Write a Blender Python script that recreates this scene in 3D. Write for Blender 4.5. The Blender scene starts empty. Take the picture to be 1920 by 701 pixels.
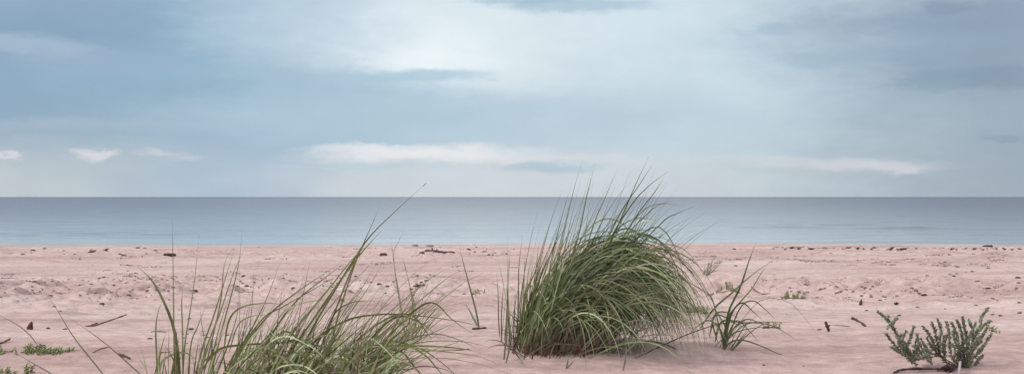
import bpy, math, random
import numpy as np
from mathutils import Vector, Matrix

rnd = random.Random(11)
F = 2000.0            # focal length in pixels of the 1920 wide frame
CX, HY = 960.0, 369.0 # picture column of the view axis, row of the horizon
EYE = 0.90            # eye height above the dune foot
SEA = -0.90
sc = bpy.context.scene
C = bpy.data.collections.new("Collection"); sc.collection.children.link(C)

# ------------------------------------------------------------------ helpers
def lin(r, g, b):
    f = lambda c: (c/255/12.92) if c/255 <= .04045 else ((c/255+.055)/1.055)**2.4
    return (f(r), f(g), f(b), 1.0)

def tag(o, label=None, cat=None, group=None, kind=None):
    if label: o['label'] = label
    if cat: o['category'] = cat
    if group: o['group'] = group
    if kind: o['kind'] = kind
    return o

def empty(name, loc):
    o = bpy.data.objects.new(name, None); o.empty_display_size = .1
    C.objects.link(o); o.location = loc
    return o

def link_mesh(name, me, parent=None, world_at=None):
    o = bpy.data.objects.new(name, me); C.objects.link(o)
    if parent: o.parent = parent
    return o

# ------------------------------------------------------------------ numpy noise
def hash2(ix, iy, seed):
    h = (ix.astype(np.int64)*374761393 + iy.astype(np.int64)*668265263 + seed*982451653) & 0xffffffff
    h = ((h ^ (h >> 13))*1274126177) & 0xffffffff
    return ((h ^ (h >> 16)) & 0xffffff)/float(0xffffff)
def vnoise(x, y, seed=0):
    x = np.asarray(x, float); y = np.asarray(y, float)
    ix = np.floor(x); iy = np.floor(y); fx = x-ix; fy = y-iy
    fx = fx*fx*fx*(fx*(fx*6-15)+10); fy = fy*fy*fy*(fy*(fy*6-15)+10)
    a = hash2(ix, iy, seed); b = hash2(ix+1, iy, seed); c = hash2(ix, iy+1, seed); d = hash2(ix+1, iy+1, seed)
    return (a*(1-fx)+b*fx)*(1-fy) + (c*(1-fx)+d*fx)*fy - .5
def fbm(x, y, seed=0, oct=4):
    s = 0; a = 1.0
    for k in range(oct):
        s = s + a*vnoise(x*2**k+k*17.3, y*2**k-k*9.1, seed+k); a *= .5
    return s
def sstep(a, b, x):
    t = np.clip((x-a)/(b-a), 0, 1); return t*t*(3-2*t)

# ------------------------------------------------------------------ the lie of the beach
MOUNDS = []   # filled below: (x, y, radius, height)
def profile(y):
    y = np.asarray(y, float)
    # dune foot flat, gentle fall to the sea, gentle sea bed
    return np.interp(y, [-80, -10, 5.2, 6.4, 8.0, 12, 20, 30, 36.5, 39.6, 44, 60, 200], [6, 1.2, 0, 0.01, -.06, -.20, -.40, -.60, -.76, -.90, -1.10, -1.8, -8])
def height(x, y, fine=True):
    x = np.asarray(x, float); y = np.asarray(y, float)
    z = profile(y - (1.6*np.exp(-((x-5)/9.)**2) + .5*fbm(x*.18, x*0, 61, 4))*sstep(20, 36, y)*(1-sstep(44, 60, y)))
    z = z + .05*fbm(x*.35, y*.30, 3, 3)*sstep(2, 6, y)*(1-sstep(30, 38, y))
    z = z + .030*fbm(x*.08, y*.25, 5, 3)*sstep(20, 34, y)*(1-.0*y)
    for mx, my, mr, mh in MOUNDS:
        r2 = ((x-mx)**2 + (y-my)**2)/mr**2
        z = z + mh*np.exp(-r2)
    if fine:
        near = 1-sstep(7.5, 10, y)
        z = z + near*(.018*fbm(x*3.1, y*3.1, 21, 3)+.004*fbm(x*14, y*14, 22, 2)-.030*np.maximum(fbm(x*2.2, y*2.2, 23, 2)-.22, 0))
        # trampled belt in the middle of the beach: lumps and shallow hollows
        band = np.exp(-((y-13.0-1.2*fbm(x*.15, y*0, 8, 2))/2.6)**2)*sstep(-9, -2, -x+1.5+0*x) + .22*np.exp(-((y-11.5)/2.0)**2) + .5*np.exp(-((y-27)/5.)**2)
        lump = np.maximum(fbm(x*3.3, y*2.2, 31, 3)+.05, 0)
        z = z + band*(.15*lump+.03*fbm(x*8, y*5, 33, 2)) 
        z = z + .055*sstep(8, 11, y)*(1-sstep(33, 37, y))*np.maximum(fbm(x*.9, y*.8, 41, 4), -.1)
        z = z + .012*sstep(30, 34, y)*(1-sstep(41, 45, y))*fbm(x*1.2, y*2, 51, 3)
    return z
_grid = {}
def H(x, y):
    """height of the sand; near the viewer read from a 2 cm grid"""
    if -5 < x < 5 and 3 < y < 12:
        if 'z' not in _grid:
            gx, gy = np.meshgrid(np.arange(-5.1, 5.12, .02), np.arange(2.9, 12.12, .02)); _grid['z'] = height(gx, gy).tolist()
        fx = (x+5.1)/.02; fy = (y-2.9)/.02; i = int(fx); j = int(fy); fx -= i; fy -= j; z = _grid['z']
        return (z[j][i]*(1-fx)+z[j][i+1]*fx)*(1-fy)+(z[j+1][i]*(1-fx)+z[j+1][i+1]*fx)*fy
    return float(height(np.array([x]), np.array([y]))[0])

def px(u, v, d):
    """world point seen at picture point (u, v) at distance d along +Y"""
    return Vector(((u-CX)/F*d, d, EYE + (HY-v)/F*d))
def on_sand(u, v):
    """where the sight line through (u, v) meets the beach"""
    lo, hi = 3.0, 45.0
    ys = np.concatenate([np.arange(3, 12, .03), np.arange(12, 45, .1)])
    xs = (u-CX)/F*ys
    zs = height(xs, ys); ray = EYE + (HY-v)/F*ys
    k = np.argmax(ray <= zs)
    if not (ray <= zs).any(): k = len(ys)-1
    return Vector((xs[k], ys[k], zs[k]))

MOUNDS += [(.42, 6.35, .62, .075), (-1.4, 4.4, 1.0, .05), (2.4, 5.75, .45, .03), (1.15, 6.4, .3, .02), (-4.2, 5.6, 1.0, .04), (2.9, 8.2, 1.3, .03)]

# ------------------------------------------------------------------ materials
def new_mat(name):
    m = bpy.data.materials.new(name); m.use_nodes = True
    nt = m.node_tree; b = nt.nodes['Principled BSDF']
    return m, nt, b
def N(nt, t, **kw):
    n = nt.nodes.new(t)
    for k, v in kw.items():
        if k.startswith('i_'):
            key = k[2:]
            key = int(key) if key.isdigit() else key
            n.inputs[key].default_value = v
        else: setattr(n, k, v)
    return n
def ramp(nt, stops, interp='LINEAR'):
    n = nt.nodes.new('ShaderNodeValToRGB'); cr = n.color_ramp; cr.interpolation = interp
    while len(cr.elements) < len(stops): cr.elements.new(.5)
    for e, (p, c) in zip(cr.elements, stops):
        e.position = p; e.color = c if len(c) == 4 else (*c, 1)
    return n
def mixc(nt, fac, a, b, blend='MIX'):
    n = nt.nodes.new('ShaderNodeMix'); n.data_type = 'RGBA'; n.blend_type = blend
    L = nt.links
    for idx, val in ((0, fac), (6, a), (7, b)):
        if isinstance(val, bpy.types.NodeSocket): L.new(val, n.inputs[idx])
        else: n.inputs[idx].default_value = val
    return n.outputs[2]
def math_n(nt, op, a, b=None, clamp=False):
    n = nt.nodes.new('ShaderNodeMath'); n.operation = op; n.use_clamp = clamp
    for idx, val in ((0, a), (1, b)):
        if val is None: continue
        if isinstance(val, bpy.types.NodeSocket): nt.links.new(val, n.inputs[idx])
        else: n.inputs[idx].default_value = val
    return n.outputs[0]

# sand
def make_sand():
    m, nt, b = new_mat('sand'); L = nt.links
    geo = N(nt, 'ShaderNodeNewGeometry')
    def noise(scale, detail=4, rough=.55, sv=(1, 1, 1)):
        mp = N(nt, 'ShaderNodeMapping'); mp.inputs['Scale'].default_value = sv
        L.new(geo.outputs['Position'], mp.inputs['Vector'])
        n = N(nt, 'ShaderNodeTexNoise'); n.inputs['Scale'].default_value = scale
        n.inputs['Detail'].default_value = detail; n.inputs['Roughness'].default_value = rough
        L.new(mp.outputs[0], n.inputs['Vector']); return n.outputs['Fac']
    big = noise(.55, 5, .6, (.45, 1, 1))
    r1 = ramp(nt, [(.30, SAND_D), (.5, SAND_M), (.70, SAND_L)]); L.new(big, r1.inputs[0])
    streak = noise(1.0, 5, .65, (.35, 2.2, 1))
    r2 = ramp(nt, [(.50, (0, 0, 0, 1)), (.68, (1, 1, 1, 1))]); L.new(streak, r2.inputs[0])
    c = mixc(nt, math_n(nt, 'MULTIPLY', r2.outputs[0], .65), r1.outputs[0], SAND_STREAK)
    mot = noise(9, 5, .7)
    r3 = ramp(nt, [(.35, (.80, .78, .78, 1)), (.65, (1.12, 1.12, 1.12, 1))]); L.new(mot, r3.inputs[0])
    c = mixc(nt, 1.0, c, r3.outputs[0], 'MULTIPLY')
    grain = noise(160, 3, .8)
    r4 = ramp(nt, [(.38, (.80, .78, .78, 1)), (.60, (1.08, 1.08, 1.08, 1))]); L.new(grain, r4.inputs[0])
    c = mixc(nt, .8, c, r4.outputs[0], 'MULTIPLY')
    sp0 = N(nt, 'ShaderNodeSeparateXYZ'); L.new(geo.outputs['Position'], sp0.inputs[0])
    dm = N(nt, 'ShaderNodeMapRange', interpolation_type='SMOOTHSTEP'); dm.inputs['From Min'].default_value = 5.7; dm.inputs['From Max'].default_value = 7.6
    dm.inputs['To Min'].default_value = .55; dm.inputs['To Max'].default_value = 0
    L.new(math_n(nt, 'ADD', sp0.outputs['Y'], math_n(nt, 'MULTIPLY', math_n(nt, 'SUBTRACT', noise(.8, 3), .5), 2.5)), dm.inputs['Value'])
    c = mixc(nt, dm.outputs[0], c, (.84, .78, .78, 1), 'MULTIPLY')  # sand darkened towards the viewer: shade of the tilted slope put into the colour
    # damp sand just above the water line
    sep = N(nt, 'ShaderNodeSeparateXYZ'); L.new(geo.outputs['Position'], sep.inputs[0])
    wet = N(nt, 'ShaderNodeMapRange'); wet.inputs['From Min'].default_value = SEA+.02; wet.inputs['From Max'].default_value = SEA+.085
    wet.inputs['To Min'].default_value = 1; wet.inputs['To Max'].default_value = 0
    wz = math_n(nt, 'ADD', sep.outputs['Z'], math_n(nt, 'MULTIPLY', math_n(nt, 'SUBTRACT', noise(.5, 3), .5), .10))
    L.new(wz, wet.inputs['Value'])
    c = mixc(nt, math_n(nt, 'MULTIPLY', wet.outputs[0], .75), c, SAND_WET)
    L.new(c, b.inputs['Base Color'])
    b.inputs['Roughness'].default_value = .95
    b.inputs['Specular IOR Level'].default_value = .15
    b1 = N(nt, 'ShaderNodeBump'); b1.inputs['Strength'].default_value = .8; b1.inputs['Distance'].default_value = .05
    L.new(noise(5.5, 5, .6, (.7, 1, 1)), b1.inputs['Height'])
    b2 = N(nt, 'ShaderNodeBump'); b2.inputs['Strength'].default_value = .35; b2.inputs['Distance'].default_value = .008
    L.new(noise(55, 4, .7), b2.inputs['Height']); L.new(b1.outputs[0], b2.inputs['Normal'])
    L.new(b2.outputs[0], b.inputs['Normal'])
    return m
SAND_M = (.490, .350, .318, 1); SAND_D = (.395, .266, .242, 1); SAND_L = (.555, .425, .385, 1)
SAND_STREAK = (.285, .180, .168, 1); SAND_WET = (.26, .165, .155, 1)

def make_water():
    m, nt, b = new_mat('sea_water'); L = nt.links
    b.inputs['Base Color'].default_value = (.082, .080, .102, 1)
    b.inputs['IOR'].default_value = 1.33
    geo = N(nt, 'ShaderNodeNewGeometry')
    sep = N(nt, 'ShaderNodeSeparateXYZ'); L.new(geo.outputs['Position'], sep.inputs[0])
    # wind: smooth in the lee of the shore, rougher further out
    inv = math_n(nt, 'DIVIDE', 40.0, math_n(nt, 'MAXIMUM', sep.outputs['Y'], 40.0))
    L.new(math_n(nt, 'SUBTRACT', .26, math_n(nt, 'MULTIPLY', inv, .23)), b.inputs['Roughness'])
    def noise(scale, sv, detail=4):
        mp = N(nt, 'ShaderNodeMapping'); mp.inputs['Scale'].default_value = sv
        L.new(geo.outputs['Position'], mp.inputs['Vector'])
        n = N(nt, 'ShaderNodeTexNoise'); n.inputs['Scale'].default_value = scale; n.inputs['Detail'].default_value = detail
        L.new(mp.outputs[0], n.inputs['Vector']); return n.outputs['Fac']
    b1 = N(nt, 'ShaderNodeBump'); b1.inputs['Strength'].default_value = 1; b1.inputs['Distance'].default_value = .06
    L.new(noise(1.6, (.35, 1, 1), 5), b1.inputs['Height'])
    b2 = N(nt, 'ShaderNodeBump'); b2.inputs['Strength'].default_value = 1; b2.inputs['Distance'].default_value = .20
    L.new(noise(.22, (.3, 1, 1), 4), b2.inputs['Height']); L.new(b1.outputs[0], b2.inputs['Normal'])
    L.new(mixc(nt, math_n(nt, 'POWER', inv, 1.6), (.088, .082, .106, 1), (.25, .265, .285, 1)), b.inputs['Base Color'])
    stg = math_n(nt, 'SUBTRACT', 1.0, math_n(nt, 'MULTIPLY', inv, .80))
    L.new(stg, b1.inputs['Strength']); L.new(stg, b2.inputs['Strength'])
    L.new(b2.outputs[0], b.inputs['Normal'])
    return m

def make_blade_mat(name, greens, base_c, tip_c, dry_c):
    """tint attribute: R random per blade, G position along the blade, B dryness"""
    m, nt, b = new_mat(name); L = nt.links
    at = N(nt, 'ShaderNodeAttribute'); at.attribute_name = 'tint'
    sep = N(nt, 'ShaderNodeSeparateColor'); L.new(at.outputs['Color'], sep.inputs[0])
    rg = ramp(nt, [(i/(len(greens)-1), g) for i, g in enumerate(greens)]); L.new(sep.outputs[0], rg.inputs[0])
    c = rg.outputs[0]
    tb = ramp(nt, [(.0, (1, 1, 1, 1)), (.16, (0, 0, 0, 1))]); L.new(sep.outputs[1], tb.inputs[0])
    c = mixc(nt, math_n(nt, 'MULTIPLY', tb.outputs[0], .8), c, base_c)
    tt = ramp(nt, [(.80, (0, 0, 0, 1)), (1.0, (1, 1, 1, 1))]); L.new(sep.outputs[1], tt.inputs[0])
    c = mixc(nt, math_n(nt, 'MULTIPLY', tt.outputs[0], .6), c, tip_c)
    c = mixc(nt, sep.outputs[2], c, dry_c)
    geo = N(nt, 'ShaderNodeNewGeometry')
    n = N(nt, 'ShaderNodeTexNoise'); n.inputs['Scale'].default_value = 14; L.new(geo.outputs['Position'], n.inputs['Vector'])
    r = ramp(nt, [(.3, (.75, .75, .75, 1)), (.7, (1.25, 1.25, 1.2, 1))]); L.new(n.outputs['Fac'], r.inputs[0])
    c = mixc(nt, 1, c, r.outputs[0], 'MULTIPLY')
    L.new(c, b.inputs['Base Color']); b.inputs['Roughness'].default_value = .48
    b.inputs['Specular IOR Level'].default_value = .45
    tr = N(nt, 'ShaderNodeBsdfTranslucent'); L.new(c, tr.inputs['Color'])
    mx = N(nt, 'ShaderNodeMixShader'); mx.inputs[0].default_value = .10
    L.new(b.outputs[0], mx.inputs[1]); L.new(tr.outputs[0], mx.inputs[2])
    L.new(mx.outputs[0], nt.nodes['Material Output'].inputs['Surface'])
    return m

def make_flat_mat(name, c1, c2, scale=20, rough=.85, sv=(1, 1, 1), bump=.004):
    m, nt, b = new_mat(name); L = nt.links
    tc = N(nt, 'ShaderNodeTexCoord'); mp = N(nt, 'ShaderNodeMapping'); mp.inputs['Scale'].default_value = sv
    L.new(tc.outputs['Object'], mp.inputs['Vector'])
    n = N(nt, 'ShaderNodeTexNoise'); n.inputs['Scale'].default_value = scale; n.inputs['Detail'].default_value = 4
    L.new(mp.outputs[0], n.inputs['Vector'])
    r = ramp(nt, [(.32, c1), (.68, c2)]); L.new(n.outputs['Fac'], r.inputs[0]); L.new(r.outputs[0], b.inputs['Base Color'])
    b.inputs['Roughness'].default_value = rough; b.inputs['Specular IOR Level'].default_value = .25
    bp = N(nt, 'ShaderNodeBump'); bp.inputs['Distance'].default_value = bump; L.new(n.outputs['Fac'], bp.inputs['Height']); L.new(bp.outputs[0], b.inputs['Normal'])
    return m

M_SAND = make_sand(); M_WATER = make_water()
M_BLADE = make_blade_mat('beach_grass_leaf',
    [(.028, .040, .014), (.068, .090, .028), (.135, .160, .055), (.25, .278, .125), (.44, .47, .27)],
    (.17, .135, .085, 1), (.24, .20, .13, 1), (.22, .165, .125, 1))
M_BLADE_L = make_blade_mat('pale_beach_grass_leaf',
    [(.045, .052, .016), (.105, .113, .032), (.185, .195, .070), (.31, .335, .155), (.48, .53, .34)],
    (.20, .15, .10, 1), (.25, .20, .13, 1), (.24, .18, .14, 1))
M_SHEATH = make_blade_mat('reddish_sheath', [(.085, .038, .036), (.13, .06, .055), (.22, .14, .11)], (.07, .03, .035, 1), (.26, .17, .13, 1), (.2, .12, .1, 1))
M_LEAF = make_blade_mat('fleshy_leaf', [(.085, .098, .060), (.150, .165, .108), (.25, .265, .185)], (.12, .09, .07, 1), (.17, .17, .10, 1), (.20, .14, .10, 1))
M_CREEP = make_blade_mat('creeping_leaf', [(.12, .140, .045), (.20, .22, .075), (.30, .31, .12)], (.12, .10, .05, 1), (.19, .19, .08, 1), (.2, .15, .09, 1))
M_WOOD = make_flat_mat('dark_driftwood', (.035, .016, .016), (.105, .055, .050), 30, .9, (1, 6, 6))
M_STEM = make_flat_mat('brown_stem', (.11, .065, .055), (.20, .13, .105), 30, .85)
M_PALEWOOD = make_flat_mat('weathered_wood', (.13, .085, .078), (.24, .17, .155), 25, .9, (1, 5, 5))
M_PEBBLE = make_flat_mat('dark_pebble', (.045, .026, .027), (.12, .078, .075), 40, .8)
M_PEBBLE2 = make_flat_mat('pink_brown_clod', (.15, .095, .09), (.25, .17, .16), 40, .95)
M_WEED = make_flat_mat('dried_seaweed', (.035, .018, .020), (.10, .05, .05), 40, .85)
M_GREY = make_flat_mat('bleached_stem', (.40, .37, .38), (.52, .48, .48), 30, .9)

# ------------------------------------------------------------------ mesh collector
class MB:
    def __init__(s): s.v = []; s.f = []; s.t = []; s.m = []
    def blade(s, P, w, r=.5, dry=0., twist=None, fold=.25, t0=0., taper=.75, keep=0.15):
        n = len(P)
        P = [Vector(p) for p in P]
        ang = rnd.uniform(-.7, .7) if twist is None else twist
        dtw = rnd.uniform(-.9, .9)
        base = len(s.v)
        up = Vector((0, -1, 0))
        for i in range(n):
            T = (P[min(i+1, n-1)]-P[max(i-1, 0)]).normalized()
            sd = T.cross(up)
            if sd.length < 1e-3: sd = Vector((1, 0, 0))
            sd.normalize(); nn = sd.cross(T)
            t = i/(n-1); a = ang + dtw*t
            side = sd*math.cos(a) + nn*math.sin(a); nor = side.cross(T)
            wt = w*.5*min(1, keep*3+t*4)*(1-max(0, (t-(1-taper))/taper)**1.7)
            wt = max(wt, w*.04)
            s.v += [P[i]-side*wt+nor*wt*fold, P[i].copy(), P[i]+side*wt+nor*wt*fold]
            c = (r, t0+(1-t0)*t, dry)
            s.t += [c, c, c]
        for i in range(n-1):
            a = base+i*3
            s.f += [(a, a+1, a+4, a+3), (a+1, a+2, a+5, a+4)]
    def tube(s, P, radii, k=6, r=.5, dry=0., cap=True):
        P = [Vector(p) for p in P]; n = len(P); base = len(s.v)
        for i in range(n):
            T = (P[min(i+1, n-1)]-P[max(i-1, 0)]).normalized()
            a = T.orthogonal().normalized() if i == 0 else (prev - T*prev.dot(T)).normalized()
            prev = a; b = T.cross(a)
            rr = radii[i] if hasattr(radii, '__len__') else radii
            for j in range(k):
                an = 2*math.pi*j/k
                s.v.append(P[i]+(a*math.cos(an)+b*math.sin(an))*rr); s.t.append((r, i/(n-1), dry))
        for i in range(n-1):
            for j in range(k):
                j2 = (j+1) % k
                s.f.append((base+i*k+j, base+i*k+j2, base+(i+1)*k+j2, base+(i+1)*k+j))
        if cap:
            s.f.append(tuple(base+j for j in reversed(range(k)))); s.f.append(tuple(base+(n-1)*k+j for j in range(k)))
    def spindle(s, p, d, L, w, r=.5, dry=0., k=5):
        d = Vector(d).normalized(); p = Vector(p)
        s.tube([p, p+d*L*.25, p+d*L*.6, p+d*L*.9, p+d*L], [w*.5, w*.95, w, w*.6, w*.12], k, r, dry)
    def build(s, name, mat, parent=None, smooth=True, origin=None):
        me = bpy.data.meshes.new(name)
        o0 = Vector(origin) if origin is not None else (parent.location if parent else Vector((0, 0, 0)))
        me.from_pydata([tuple(v-o0) for v in s.v], [], s.f)
        if smooth: me.polygons.foreach_set('use_smooth', [True]*len(me.polygons))
        ca = me.attributes.new('tint', 'FLOAT_COLOR', 'POINT')
        ca.data.foreach_set('color', np.array([(a, b, c, 1) for a, b, c in s.t], np.float32).ravel())
        me.materials.append(mat); me.update()
        o = link_mesh(name, me, parent)
        if origin is not None: o.location = origin
        return o

def cr(pts, n):
    """Catmull-Rom through points"""
    P = [Vector(p) for p in pts]
    P = [P[0]*2-P[1]] + P + [P[-1]*2-P[-2]]
    out = []; m = len(P)-3
    for i in range(n):
        t = i/(n-1)*m; k = min(int(t), m-1); t -= k
        a, b, c, d = P[k:k+4]
        out.append(.5*((2*b)+(-a+c)*t+(2*a-5*b+4*c-d)*t*t+(-a+3*b-3*c+d)*t**3))
    return out

def grow(base, az, lean, L, droop, power=1.3, wind=(1, 0), windk=0., n=14, push=.25):
    """a blade by its habit: leaves the ground in compass direction az, leaning by lean, and bends over along its length"""
    p = Vector(base); P = [p.copy()]
    d = Vector((math.sin(lean)*math.cos(az), math.sin(lean)*math.sin(az), math.cos(lean)))
    step = L/(n-1)
    for i in range(n-1):
        t = (i+.5)/(n-1)
        h = Vector((d.x, d.y, 0))
        if h.length < .05: h = Vector((math.cos(az), math.sin(az), 0))
        h.normalize()
        k = droop*t**power/(n-1)
        d = d + Vector((0, 0, -1))*k + h*k*push*max(0, d.z) + Vector((wind[0], wind[1], 0))*windk/(n-1)
        d.normalize()
        q = p + d*step
        g = H(q.x, q.y)+.004
        if q.z < g:
            q.z = g + .003; d.z = max(d.z, -.02); d.normalize()
        p = q; P.append(p.copy())
    return P

def trace(pts, d0, d1, n=14):
    """a blade after its course in the photograph, base first, with its own distance at base and tip"""
    m = len(pts)-1
    return cr([px(u, v, d0+(d1-d0)*i/m) for i, (u, v) in enumerate(pts)], n)

# ------------------------------------------------------------------ ground
def build_ground():
    rows = [-80, -50, -30, -18, -10, -5, -2, 0, 1, 2, 2.6, 3.2, 3.7, 4.1, 4.4]
    v = 770.0; ys = []
    y = 4.6
    while y < 46:
        ys.append(y)
        h = EYE - float(profile(y))
        y += max(.012, y*y/(F*h)*.55*(.75 if y < 30 else .5))
    rows += ys + [48, 52, 58, 66, 80, 100, 140, 200, 400, 900, 2000]
    rows = np.array(rows)
    inner = np.linspace(-.62, .62, 700)
    outer = .62*np.exp(np.linspace(.02, 4.9, 42))
    s = np.concatenate([-outer[::-1], inner, outer])
    W = np.sqrt(np.maximum(rows, 0)**2 + .8**2) + np.where(rows < 4, (4-rows)*.25, 0)
    X = s[None, :]*W[:, None]; Y = np.repeat(rows[:, None], len(s), 1)
    Z = height(X, Y)
    nr, nc = X.shape
    co = np.stack([X, Y, Z], -1).reshape(-1, 3).astype(np.float32)
    i = np.arange(nr-1)[:, None]*nc + np.arange(nc-1)[None, :]
    q = np.stack([i, i+1, i+nc+1, i+nc], -1).reshape(-1, 4).astype(np.int32)
    me = bpy.data.meshes.new('beach_sand')
    me.vertices.add(len(co)); me.vertices.foreach_set('co', co.ravel())
    me.loops.add(q.size); me.loops.foreach_set('vertex_index', q.ravel())
    me.polygons.add(len(q)); me.polygons.foreach_set('loop_start', np.arange(0, q.size, 4, dtype=np.int32))
    me.polygons.foreach_set('use_smooth', np.ones(len(q), bool))
    me.update(calc_edges=True); me.validate()
    me.materials.append(M_SAND)
    tag(link_mesh('beach_sand', me), kind='structure')
build_ground()

def build_sea():
    rows = np.concatenate([np.arange(33, 60, .12), np.geomspace(60, 400, 260), np.geomspace(420, 60000, 40)])
    s = np.concatenate([-np.geomspace(12, .6, 14), np.linspace(-.58, .58, 240), np.geomspace(.6, 12, 14)])
    X = s[None, :]*rows[:, None]; Y = np.repeat(rows[:, None], len(s), 1)
    Z = np.full_like(X, SEA)
    # low swell lines, broken along their length
    for (y0, x0, wx, wy, a) in [(41.2, 8.5, 6, .35, .035), (42.8, 13, 8, .4, .02), (62, 15.5, 4.0, .8, .11), (61, 22, 3.2, .7, .10), (68, 18, 7, .8, .07), (75, 13, 5, 1., .05), (46, 9, 7, .5, .02), (52, -19, 6, .6, .03), (71, -2, 6, 1, .04), (56, 4, 7, .6, .02)]:
        yy = Y - y0 - .5*fbm(X*.25, Y*0, int(y0), 3)
        Z += a*np.exp(-(yy/wy)**2)*np.exp(-((X-x0)/wx)**2)*(1+.8*fbm(X*.9, Y*.0+y0, 9, 3))
    Z += .030*fbm(X*.35, Y*.9, 77, 4)*sstep(41, 50, Y)*(1-sstep(200, 400, Y))
    nr, nc = X.shape
    co = np.stack([X, Y, Z], -1).reshape(-1, 3).astype(np.float32)
    i = np.arange(nr-1)[:, None]*nc + np.arange(nc-1)[None, :]
    q = np.stack([i, i+1, i+nc+1, i+nc], -1).reshape(-1, 4)
    me = bpy.data.meshes.new('sea_water'); me.from_pydata(co.tolist(), [], q.tolist())
    me.polygons.foreach_set('use_smooth', [True]*len(me.polygons))
    me.materials.append(M_WATER); me.update()
    tag(link_mesh('sea_water', me), kind='structure')
build_sea()

# ------------------------------------------------------------------ big tussock
def tussock(name, loc, label, group=None, cat='grass tussock'):
    o = empty(name, loc); return tag(o, label, cat, group)
G = 'clumps of beach grass on the sand'

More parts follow.
